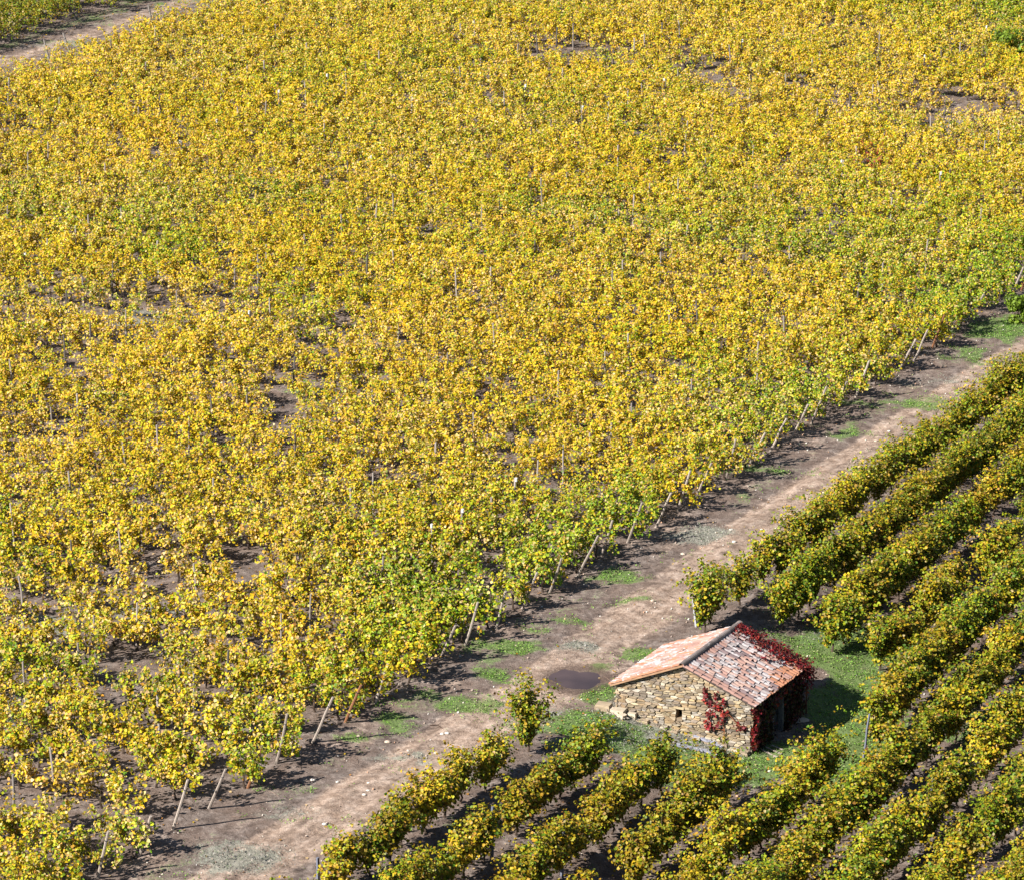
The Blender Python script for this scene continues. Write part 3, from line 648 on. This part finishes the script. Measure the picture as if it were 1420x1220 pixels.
# roof: underlay slabs, barrel tiles, ridge tiles
OV = .10
def slope(side):
    """side 0: right slope (towards the shade), 1: left slope. returns origin at ridge front, down vector, along vector, normal"""
    s_e = -.12 if side == 0 else GL+.10
    rf = H3(GL/2, -OV, AZ+.03); ef = H3(s_e, -OV, EZ+.03-(AZ-EZ)/(GL/2)*.1)
    dn = ef-rf; ln = np.linalg.norm(dn); dn /= ln; al = np.array([*re, 0.]); nn = np.cross(al, dn); nn *= np.sign(nn[2]); nn /= np.linalg.norm(nn)
    return rf, dn, ln, al, RL+2*OV, nn
ORA = np.array([.39, .18, .105]); SAL = np.array([.38, .225, .185]); PKW = np.array([.43, .28, .23]); GRW = np.array([.36, .31, .30]); PUR = np.array([.22, .16, .16])
for side in (0, 1):
    rf, dn, ln, al, W, nn = slope(side)
    a = Acc(); V = [rf, rf+al*W, rf+al*W+dn*ln, rf+dn*ln]; V = V+[p-nn*.06 for p in V]
    V = [p-nn*.03 for p in V]
    # keep the underlay just inside the tile edges
    a.add(np.array(V)-HO, [[0, 1, 2, 3], [7, 6, 5, 4], [0, 3, 7, 4], [1, 5, 6, 2], [3, 2, 6, 7], [0, 4, 5, 1]], (.42, .25, .15))
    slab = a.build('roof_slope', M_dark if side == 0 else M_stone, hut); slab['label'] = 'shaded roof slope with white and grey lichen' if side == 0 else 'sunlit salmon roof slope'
    T = Acc(); sp = .185; nc = int(W/sp); sp = W/nc; ex = .335; nr_ = int(math.ceil(ln/ex))
    for c in range(nc):
        wob = rng.normal(0, .014); ph_ = rng.uniform(-.10, .10) if side == 0 else rng.uniform(-.06, .06)
        for r_ in range(nr_):
            tt = (c+.5)/nc; dd = r_/nr_
            miss = rng.random()
            if side == 0 and ((.3 < tt < .85 and .05 < dd < .75 and miss < .06)): continue
            if side == 1 and miss < .015: continue
            d0 = max(r_*ex+rng.normal(0, .03)-.03+ph_, -.03); d1 = min(d0+.44, ln+.05) if r_ < nr_-1 else ln+rng.uniform(.03, .07)
            ctr = (c+.5)*sp+wob+rng.normal(0, .006); ang = rng.normal(0, .04)*(1.5 if side == 0 else 1)
            w0_, w1_ = .076, .092; hgt = .055; lift0 = -.012; lift1 = .022
            V = []; K = 6
            for (d_, w_, lf) in ((d0, w0_, lift0), ((d0+d1)/2, (w0_+w1_)/2, (lift0+lift1)/2), (d1, w1_, lift1)):
                for i in range(K+1):
                    th_ = math.pi*i/K; V.append(rf+dn*d_+al*(ctr+ang*(d_-d0)-w_*math.cos(th_))+nn*(lf-.028+hgt*math.sin(th_)))
                for i in range(K+1):
                    th_ = math.pi*i/K; V.append(rf+dn*d_+al*(ctr+ang*(d_-d0)-(w_-.014)*math.cos(th_))+nn*(lf-.030+(hgt-.014)*math.sin(th_)))
            m_ = 2*(K+1); F = []
            for q in (0, 1):
                for i in range(K):
                    F.append([q*m_+i, q*m_+i+1, (q+1)*m_+i+1, (q+1)*m_+i]); F.append([q*m_+K+1+i, (q+1)*m_+K+1+i, (q+1)*m_+K+2+i, q*m_+K+2+i])
            for i in range(K): F.append([2*m_+i, 2*m_+i+1, 2*m_+K+2+i, 2*m_+K+1+i])
            if side == 1:
                u_ = rng.random(); col = ORA if u_ < .2 else SAL if u_ < .7 else PKW; lic = rng.uniform(.05, .6)
                if .25 < dd < .65 and .3 < tt < .7 and u_ > .3: lic += .2; col = PKW*.75
                if c == 0: col = ORA*1.0; lic = rng.uniform(-.1, .3)
            else:
                near_e = dd > .72; corner = (tt > .45 and dd > .6) or dd > .85
                u_ = rng.random()
                if c == 0 or corner or r_ == nr_-1: col = ORA*1.05 if u_ < .75 else SAL; lic = rng.uniform(-.25, .3)
                else: col = SAL if u_ < .32 else PKW if u_ < .6 else GRW if u_ < .82 else PUR; lic = rng.uniform(.0, .8)
                if c <= 1: col = SAL*.95; lic = rng.uniform(-.2, .2)
                if dd < .2: lic = min(lic, .45); col = SAL*.8 if u_ < .6 else col
            T.add(np.array(V)-HO, F, col*rng.uniform(.78, 1.12), lic)
    # canal tiles between the covers: shallow troughs
    for c in range(nc+1):
        V = []; ctr = min(max(c*sp, .02), W-.02)
        for r_ in range(nr_+1):
            d_ = min(r_*ex, ln+.02)
            for th_ in (-1, -.4, .4, 1): V.append(rf+dn*d_+al*(ctr+.055*th_ if 0 < c < nc else ctr+.02*th_)+nn*(-.025+.02*abs(th_)**2+.012*(r_ % 2)))
        F = [[q*4+i, q*4+i+1, (q+1)*4+i+1, (q+1)*4+i] for q in range(nr_) for i in range(3)]
        T.add(np.array(V)-HO, F, (SAL*.5 if side else PUR*1.1), .3)
    tl = T.build('roof_tiles', M_tile, slab, lichen=True, smooth=False)
T = Acc(); d = -OV-.03
K = 8
al = np.array([*re, 0.]); gx = np.array([*ge, 0.])
while d < RL+OV:
    l = .40; V = []
    for (q, w_, lf) in ((d, .11, 0), (d+l, .125, .018)):
        for rr, dz in ((0, 0), (-.016, -.005)):
            for i in range(K+1):
                th_ = math.pi*i/K; V.append(H3(GL/2, 0, AZ+.02)+al*q-gx*(w_+rr)*math.cos(th_)+np.array([0, 0, (.105+rr)*math.sin(th_)+lf-.02]))
    m_ = 2*(K+1); F = []
    for i in range(K): F += [[i, i+1, m_+i+1, m_+i], [K+1+i, m_+K+1+i, m_+K+2+i, K+2+i], [m_+i, m_+i+1, m_+K+2+i, m_+K+1+i], [i, K+1+i, K+2+i, i+1]]
    T.add(np.array(V)-HO, F, np.array([.17, .14, .13])*rng.uniform(.7, 1.4), rng.uniform(0, .25)); d += .33
T.build('ridge_tiles', M_tile, hut, lichen=True)
# ------------------------------------------------------------------ red creeper
def blob_leaves(C, rad, n, nrm, size, gnr=rng):
    P = C+gnr.normal(0, 1, (n, 3))*np.array(rad); nr = np.array(nrm)+gnr.normal(0, .5, (n, 3)); return P, nr, size*gnr.uniform(.6, 1.3, n)
RC = np.array([[.25, .012, .02], [.15, .012, .02], [.33, .04, .025], [.10, .03, .02]])
cr = empty('creeper', H3(.35, TR0-.2, float(gz(*H3(.35, TR0-.2, 0)[:2]))), 'red virginia creeper climbing the gable wall and corner, with dark leaves added as side-wall shade', 'creeper')
CO = np.array(cr.location); P_, N_, S_ = [], [], []
nf3 = np.array([*nF, 0.]); nr3 = np.array([*nRt, 0.])
spots = [(979, 955, 8), (980, 963, 12), (980, 970, 8), (994, 961, 12), (1005, 972, 9), (988, 974, 10), (995, 977, 12), (1000, 981, 8), (984, 989, 12), (990, 987, 8), (1004, 990, 8), (1003, 998, 9), (981, 1000, 10), (985, 1006, 10), (993, 1006, 5), (998, 1004, 5), (1024, 1004, 7), (1033, 1007, 8), (1028, 1006, 4), (1010, 985, 5)]
wp = lambda px, py, off=.13: Pf+np.array([*ge, 0])*ray_wall(px, py)[0]+nf3*off+np.array([0, 0, ray_wall(px, py)[1]])
for px, py, n in spots:
    C = wp(px, py); p, n_, s_ = blob_leaves(C, (.05, .05, .07), n*2, nf3+[0, 0, .3], .10); P_.append(p); N_.append(n_); S_.append(s_)
for zz in np.arange(.75, -.6, -.09):
    C = Pf+nr3*.13+nf3*.04+np.array([0, 0, zz])+np.array([*re, 0])*(.1+.1*math.sin(zz*5)); p, n_, s_ = blob_leaves(C, (.06, .06, .06), 16, nr3+nf3, .11); P_.append(p); N_.append(n_); S_.append(s_)
for _ in range(26):
    sx = rng.uniform(.2, LR); C = Pf+np.array([*re, 0])*sx+nr3*.16+np.array([0, 0, EZ-.2-abs(rng.normal(0, .25))]); p, n_, s_ = blob_leaves(C, (.09, .09, .12), 9, nr3, .10); P_.append(p); N_.append(n_); S_.append(s_)
nred = sum(len(p) for p in P_)
for _ in range(420):  # extra leaves added over the side wall to darken it like deep shade
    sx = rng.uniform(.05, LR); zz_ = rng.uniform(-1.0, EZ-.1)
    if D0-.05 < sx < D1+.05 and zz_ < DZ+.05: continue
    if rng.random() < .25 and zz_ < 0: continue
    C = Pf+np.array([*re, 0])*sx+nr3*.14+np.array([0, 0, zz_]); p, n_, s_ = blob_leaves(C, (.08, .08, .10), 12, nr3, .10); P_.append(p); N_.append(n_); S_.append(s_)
P_ = np.concatenate(P_); TT2 = RC[rng.integers(0, 4, len(P_))]*rng.uniform(.6, 1.3, (len(P_), 1)); SHADE_C = np.array([[.05, .01, .015], [.025, .035, .012], [.09, .012, .018], [.03, .02, .015]])
TT2[nred:] = SHADE_C[rng.integers(0, 4, len(P_)-nred)]  # near-black tints put the side wall's shade into the added leaves
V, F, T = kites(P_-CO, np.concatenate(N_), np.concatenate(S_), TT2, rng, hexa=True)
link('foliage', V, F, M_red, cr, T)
a = Acc(); sc_ = (.30, .11, .05)
for path in ([(1004, 1032), (1006, 1010), (1003, 995), (1000, 980), (990, 974), (980, 960)], [(1006, 1010), (990, 1008), (983, 1003), (985, 990), (996, 977), (1005, 970)], [(1003, 995), (1012, 988), (1025, 1003), (1036, 1009)]):
    pts = [wp(x, y, .115)-CO for x, y in path]; a.tube(pts, [.018]*3+[.012]*(len(pts)-3), sc_, 5)
for path_s in (.15, .9, 1.4, 2.6):
    b0 = Pf+nr3*.12+np.array([*re, 0])*path_s; z0 = float(gz(b0[0], b0[1])); a.tube([b0+[0, 0, z0]-CO, b0+np.array([*re, 0])*.1+[0, 0, -.2]-CO, b0+[0, 0, .5]-CO, b0+[0, 0, EZ-.15]-CO], [.02, .017, .014, .01], (.12, .07, .05), 5)
a.build('stem', M_wood, cr)
cr2 = empty('creeper', H3(-.3, RL+.1, float(gz(*H3(-.3, RL+.1, 0)[:2]))), 'dark red creeper sprawling along the rear edge of the hut roof', 'creeper')
CO = np.array(cr2.location); P_, N_, S_ = [], [], []
rf, dn, ln, al, W, nn = slope(0)
stems = Acc()
for i in range(190):
    q = rng.random()**.85; dq = q*ln*1.02; e_ = W-.03-abs(rng.normal(0, .26+.28*math.sin(q*3.0)))
    if rng.random() < .12: e_ = W+abs(rng.normal(0, .08))
    C = rf+dn*dq+al*e_+nn*rng.uniform(.05, .13); p, n_, s_ = blob_leaves(C, (.07, .07, .025), 7, nn, .085); P_.append(p); N_.append(n_); S_.append(s_)
    if i % 2 == 0: stems.tube([C-CO, C+dn*rng.uniform(.15, .4)+al*rng.normal(0, .12)-CO], [.008, .006], (.22, .06, .05), 3)
for i in range(46):
    C = rf+dn*(ln+abs(rng.normal(0, .12)))+al*(W-abs(rng.normal(0, .35)))-np.array([0, 0, abs(rng.normal(0, .3))]); p, n_, s_ = blob_leaves(C, (.08, .08, .09), 8, nr3+[0, 0, .4], .085); P_.append(p); N_.append(n_); S_.append(s_)
P_ = np.concatenate(P_); V, F, T = kites(P_-CO, np.concatenate(N_), np.concatenate(S_), RC[rng.integers(0, 4, len(P_))]*rng.uniform(.4, 1.1, (len(P_), 1)), rng, hexa=True)
link('foliage', V, F, M_red, cr2, T)
bk = H3(-.05, RL+.12, 0)
stems.tube([np.array([bk[0], bk[1], float(gz(bk[0], bk[1]))])-CO, np.array([bk[0], bk[1], .2])-CO, rf+dn*ln+al*W+nn*.05-CO, rf+dn*ln*.5+al*(W-.1)+nn*.07-CO, rf+dn*.2+al*(W-.05)+nn*.07-CO], [.035, .03, .025, .02, .012], (.14, .08, .06), 5)
stems.build('stem', M_wood, cr2)
# ------------------------------------------------------------------ small things
def rock(name, px, py, size, col, label, cat='stone', group=None, flat=.55):
    B = ground_at(px, py); z = float(gz(B[0], B[1])); root_co = (B[0], B[1], z)
    k, mrows = 8, 4; V = []; off = rng.uniform(.7, 1.2, (mrows+1, k)); yaw = rng.uniform(0, 6)
    for i in range(1, mrows):
        ph = math.pi*i/mrows
        for j in range(k):
            t_ = 2*math.pi*j/k+yaw; r_ = size*math.sin(ph)*off[i][j]; V.append((r_*math.cos(t_), r_*.75*math.sin(t_), size*flat*math.cos(ph)*off[i][0]+size*flat*.35))
    V.append((0, 0, size*flat*1.2)); V.append((0, 0, -size*flat*.4)); n_ = (mrows-1)*k
    F = [[i*k+j, (i+1)*k+j, (i+1)*k+(j+1) % k, i*k+(j+1) % k] for i in range(mrows-2) for j in range(k)]
    F += [[n_, j, (j+1) % k] for j in range(k)]+[[n_+1, (mrows-2)*k+(j+1) % k, (mrows-2)*k+j] for j in range(k)]
    o = link(name, V, F, M_peb, tint=np.tile(col, (len(V), 1))); o.location = root_co; return tag(o, label, cat, group)
WH = (.75, .70, .62); TN = (.6, .48, .38)
for px, py, s_, c, lab in [(450, 1143, .11, WH, 'white stone at the left edge of the track near the bottom'), (434, 1081, .09, WH, 'white stone beside the vine shadow left of the track, near the lower posts'),
        (537, 1029, .12, TN, 'large tan stone on the track verge level with the left end of the lower posts'), (605, 1044, .10, TN, 'pale stone in the middle of the track left of the tall green vine'),
        (613, 1018, .08, WH, 'left one of two white stones on the track verge above the tall vine'), (620, 1017, .09, WH, 'right one of two white stones on the track verge above the tall vine'),
        (505, 1101, .08, WH, 'left one of a pair of white stones on the lower track'), (510, 1096, .07, WH, 'right one of a pair of white stones on the lower track'), (497, 1020, .08, TN, 'orange-tan stone at the tip of a vine shadow'),
        (511, 1085, .06, WH, 'small white stone on the lower track above a pair'), (468, 1084, .07, WH, 'small white stone on the grassy verge beside the lower track'),
        (1014, 735, .09, WH, 'white stone on the track just left of the right-hand vines'), (1018, 751, .10, WH, 'larger white stone on the track nearest the right-hand vines'), (947, 768, .11, TN, 'pale tan stone beside the grey herb patch'),
        (1057, 734, .08, WH, 'white stone on the track near the first right-hand row, below the middle'), (905, 833, .09, TN, 'tan stone in the track centre above the hut'), (1215, 612, .09, TN, 'pale stone on the bare track toward its upper part'),
        (1233, 598, .08, WH, 'white stone on the upper track close to the right-hand vines'), (1146, 935+0, .05, TN, 'small stone on the grass behind the hut corner'), (1067, 1069, .07, WH, 'white stone on the grass below the hut corner'),
        (1088, 852, .09, WH, 'white stone between the rows right behind the hut'), (1236, 1138, .10, WH, 'white stone on the soil between rows at lower right'), (757, 1143, .11, WH, 'upright white stone between vines below the hut clearing'),
        (662, 1190, .13, (.62, .6, .6), 'pale grey stone at the foot of the lower slate post'), (1298, 742, .10, (.6, .62, .68), 'bluish white stone in the shade between the rows at right')]:
    rock('stone', px, py, s_, c, lab, group='loose stones')
rock('stone_slab', 1110, 998, .32, (.55, .46, .36), 'flat pale stone slab in the dark shade beside the hut doorway', 'slab', None, .3)
# two bluish slabs in front of the gable wall, broken boards in the shade
def plank(name, p0, p1, w_, th_, col, label, cat, group=None, m_=M_wood):
    A, B = ground_at(*p0), ground_at(*p1); A[2] = float(gz(A[0], A[1]))+.03; B[2] = float(gz(B[0], B[1]))+.03; c_ = (A+B)/2; d = B-A; L_ = np.linalg.norm(d); d /= L_; s_ = np.cross([0, 0, 1], d); s_ /= np.linalg.norm(s_); up = np.cross(d, s_)
    V = []; F = []; k = 6
    for i in range(k):
        q = (i/(k-1)-.5)*L_; wj = w_*(1+rng.normal(0, .12))
        for a_, b_ in ((-1, 0), (1, 0), (1, 1), (-1, 1)): V.append(d*q+s_*a_*wj/2+up*(b_*th_+rng.normal(0, .004)))
    for i in range(k-1): F += [[i*4+j, i*4+(j+1) % 4, i*4+4+(j+1) % 4, i*4+4+j] for j in range(4)]
    F += [[3, 2, 1, 0], [k*4-4, k*4-3, k*4-2, k*4-1]]
    o = link(name, V, F, m_, tint=np.tile(col, (len(V), 1))); o.location = c_; return tag(o, label, cat, group)
plank('slate_slab', (962, 1021), (1003, 1036), .20, .05, (.36, .37, .46), 'upper bluish grey slab lying at the foot of the gable wall', 'slab', 'slabs in front of the hut', M_stone)
plank('slate_slab', (938, 1034), (996, 1046), .22, .05, (.38, .38, .45), 'lower bluish grey slab lying on the grass before the gable wall', 'slab', 'slabs in front of the hut', M_stone)
for i, (p0, p1, l) in enumerate([((1056, 1040), (1078, 1050), 'left'), ((1062, 1037), (1084, 1046), 'middle'), ((1070, 1035), (1086, 1041), 'right')]):
    plank('board', p0, p1, .07, .03, (.40, .33, .28), f'{l} one of three broken pale boards in the shade at the hut corner', 'board', 'boards by the hut')
for p0, p1, l in [((842, 984), (866, 998), 'long pale stone edging lying at the left foot of the gable wall')]:
    plank('stone_edging', p0, p1, .22, .14, (.62, .50, .38), l, 'stone', None, M_stone)
for p0, p1, l in [((1066, 631), (1102, 629), 'thin dry branch on the ground near the middle of the track verge'), ((672, 861), (735, 852), 'long thin stick lying on the verge left of the puddle'), ((596, 1005), (622, 1012), 'curved dry twig on the verge above the lower stones')]:
    A, B = ground_at(*p0), ground_at(*p1); a = Acc(); d = B-A; a.tube([(0, 0, .02), d*.35+[.05, .1, .05], d*.7+[0, -.06, .04], d+[0, 0, .02]], [.022, .02, .015, .008], (.09, .06, .045), 5)
    a.tube([d*.35+[.05, .1, .05], d*.45+[.1, .3, .08]], [.012, .006], (.09, .06, .045), 4)
    o = a.build('branch', M_wood); o.location = (A[0], A[1], float(gz(A[0], A[1]))); tag(o, l, 'branch')
# ------------------------------------------------------------------ ground cover, litter, pebbles
def scatter(n, urange, vrange, dens):
    u = rng.uniform(*urange, n); v = rng.uniform(*vrange, n); x, y = xy(u, v); k = rng.random(n) < dens(x, y, u, v); x, y = x[k], y[k]
    px, py, _ = to_px(np.stack([x, y, 0*x], -1)); k = (px > -40) & (px < 1460) & (py > -30) & (py < 1260)
    x, y = x[k], y[k]; return x, y, gz(x, y)
def inhut(x, y):
    q = np.stack([x-HC[0], y-HC[1]], -1); M = np.linalg.inv(np.stack([GV, RV], -1)); st_ = q@M.T
    return (st_[:, 0] > 0) & (st_[:, 0] < 1) & (st_[:, 1] > 0) & (st_[:, 1] < 1)
pud = lambda u, v: (((u-_pu)/1.1)**2+((v-_pv)/2.1)**2) < 1
x, y, z = scatter(420000, (-90, 30), (88, 235), lambda x, y, u, v: np.where(pud(u, v) | inhut(x, y), 0, np.clip(field(GREEN, x, y)*1.3-.35+(fb(u*1.1+7, v*1.1)-.5)*2.8, 0, 1)*np.where(fb(u*2.2, v*2.2) > .48, 1, .15)))
xx = np.stack([x, y, z+.02], -1); n = len(x); u, v = uv(x, y)
# denser cover close to the hut
x2, y2, z2 = scatter(520000, (-7, 14), (95, 175), lambda x, y, u, v: np.where(pud(u, v) | inhut(x, y), 0, np.clip(field(GREEN, x, y)*1.3-.45+(fb(u*1.1+7, v*1.1)-.5)*2.8, 0, 1)*np.where(fb(u*2.6, v*2.6) > .47, 1, .12)))
xx = np.concatenate([xx, np.stack([x2, y2, z2+.02], -1)]); n = len(xx)
gc = np.array([[.13, .29, .02], [.20, .42, .045], [.27, .42, .09], [.08, .16, .02], [.32, .33, .15]])[rng.integers(0, 5, n)]*rng.uniform(.75, 1.2, (n, 1))
xx[:, 2] += rng.uniform(0, .06, n)
V, F, T = kites(xx, rng.normal(0, .6, (n, 3))+[0, 0, .8], rng.uniform(.035, .085, n), gc, rng, aspect=.6)
o = link('grass', V, F, M_grass, tint=T); tag(o, 'patchy low green grass and clover around the hut and verges', 'grass', kind='stuff'); print('grass', n)
x, y, z = scatter(260000, (-60, 30), (88, 200), lambda x, y, u, v: np.where(pud(u, v) | inhut(x, y), 0, np.clip(field(GREY, x, y)*1.5-.5, 0, 1)*np.where(fb(u*2, v*2) > .42, 1, .3)))
x2, y2, z2 = scatter(300000, (-8, 10), (95, 175), lambda x, y, u, v: np.where(pud(u, v) | inhut(x, y), 0, np.clip(field(GREY, x, y)*1.5-.5, 0, 1)*np.where(fb(u*2, v*2) > .42, 1, .3)))
xx = np.stack([np.r_[x, x2], np.r_[y, y2], np.r_[z, z2]+.05], -1); n = len(xx)
gc = np.array([[.42, .40, .36], [.34, .36, .30], [.30, .25, .25], [.50, .44, .38], [.22, .26, .16]])[rng.integers(0, 5, n)]*rng.uniform(.7, 1.1, (n, 1))
xx[:, 2] += rng.uniform(-.02, .10, n); nr = rng.normal(0, 1, (n, 3))*[1, 1, .5]
V, F, T = kites(xx, nr, rng.uniform(.04, .13, n), gc, rng, aspect=.3)
o = link('dry_weeds', V, F, M_grass, tint=T); tag(o, 'grey dry weeds and herbs in patches on the verges and before the hut', 'weeds', kind='stuff'); print('weeds', n)
# fallen leaves
x, y, z = scatter(70000, (-90, 30), (88, 235), lambda x, y, u, v: np.where((u > -6.2) & (u < -.6), .05, np.where((u > 0) & (u < 9) & (v > 118) & (v < 137), .10, .75)))
n = len(x); xx = np.stack([x, y, z+.03], -1)
lc = np.stack([TAN*.8, BRN*1.4, ORG*.7, YEL*.8, np.array([.42, .28, .2])])[rng.integers(0, 5, n)]*rng.uniform(.6, 1.1, (n, 1))
V, F, T = kites(xx, rng.normal(0, .25, (n, 3))+[0, 0, 1], rng.uniform(.07, .13, n), lc, rng)
o = link('fallen_leaves', V, F, M_leaf, tint=T); tag(o, 'scattered dry fallen vine leaves on the soil between the rows', 'leaves', kind='stuff'); print('litter', n)
# prunings
x, y, z = scatter(5200, (-9, 30), (90, 190), lambda x, y, u, v: np.where(pud(u, v) | inhut(x, y), 0, np.where((u > -5) & (u < -1), .25, .8)))
ac = Acc()
for a_, b_, c_ in zip(x, y, z):
    th_ = rng.uniform(0, 6.28); l = rng.uniform(.12, .5); d_ = np.array([math.cos(th_)*l, math.sin(th_)*l, rng.uniform(0, .05)])
    ac.tube([(a_, b_, c_+.012), np.array([a_, b_, c_+.03])+d_*.5+[0, 0, rng.uniform(0, .03)], np.array([a_, b_, c_+.015])+d_], [.008, .007, .004], np.array([.16, .11, .085])*rng.uniform(.5, 2.2), 3, False)
tag(ac.build('prunings', M_wood), 'thin dry vine prunings scattered on the soil and verges', 'prunings', kind='stuff')
# pebbles
x, y, z = scatter(60000, (-7.5, 26), (90, 190), lambda x, y, u, v: np.where(pud(u, v) | inhut(x, y), 0, np.where((u < 0), .12+.5*(fb(u*.7, v*.5) > .55), .22)))
n = len(x); s_ = .012+.06*rng.random(n)**5; c_ = np.array([[.62, .55, .48], [.5, .38, .3], [.72, .68, .62], [.42, .33, .28], [.6, .36, .24], [.16, .11, .09], [.22, .16, .13]])[rng.integers(0, 7, n)]
oct_ = np.array([[1, 0, 0], [0, 1, 0], [-1, 0, 0], [0, -1, 0], [0, 0, .8], [0, 0, -.5]]); rr = rng.uniform(.6, 1.3, (n, 6, 1)); yaw = rng.uniform(0, 6.28, n); cy_, sy_ = np.cos(yaw), np.sin(yaw)
V = oct_[None]*rr*s_[:, None, None]; V = np.stack([V[..., 0]*cy_[:, None]-V[..., 1]*sy_[:, None]*.7, V[..., 0]*sy_[:, None]+V[..., 1]*cy_[:, None]*.7, V[..., 2]], -1)+np.stack([x, y, z+.01], -1)[:, None]
F = ((np.arange(n)*6)[:, None, None]+np.array([[0, 1, 4], [1, 2, 4], [2, 3, 4], [3, 0, 4], [1, 0, 5], [2, 1, 5], [3, 2, 5], [0, 3, 5]])[None]).reshape(-1, 3)
o = link('pebbles', V.reshape(-1, 3), F, M_peb, tint=np.repeat(c_, 6, 0)); tag(o, 'small pebbles and grit strewn over the track and soil', 'pebbles', kind='stuff'); print('pebbles', n)
# ------------------------------------------------------------------ camera and light
cam = bpy.data.cameras.new('camera'); co = bpy.data.objects.new('camera', cam); COL.objects.link(co)
co.location = (0, 0, CAMH); co.rotation_euler = (math.pi/2-PITCH, 0, 0); cam.sensor_width = 36; cam.lens = 36*FPX/1420; cam.clip_start = 1; cam.clip_end = 20000
SC.camera = co
EL = math.radians(37); SD = np.array([-.87, -.493])
sun = bpy.data.lights.new('sun', 'SUN'); sun.energy = 5.; sun.angle = math.radians(.5); sun.color = (1, .955, .88)
so = bpy.data.objects.new('sun', sun); COL.objects.link(so); so.location = (-20, 60, 60)
so.rotation_euler = Vector((SD[0]*math.cos(EL), SD[1]*math.cos(EL), math.sin(EL))).to_track_quat('Z', 'Y').to_euler()
W = bpy.data.worlds.new('World'); SC.world = W; W.use_nodes = True; nt = W.node_tree
sky = nt.nodes.new('ShaderNodeTexSky'); sky.sky_type = 'NISHITA'; sky.sun_disc = False; sky.dust_density = .3; sky.altitude = 300; sky.sun_elevation = EL; sky.sun_rotation = math.atan2(SD[0], SD[1])
nt.links.new(sky.outputs[0], nt.nodes['Background'].inputs[0]); nt.nodes['Background'].inputs[1].default_value = .05
SC.view_settings.view_transform = 'Standard'; SC.view_settings.look = 'None'; SC.view_settings.gamma = 1; SC.view_settings.exposure = 1.02
SC.cycles.max_bounces = 5; SC.cycles.diffuse_bounces = 1; SC.cycles.transparent_max_bounces = 4
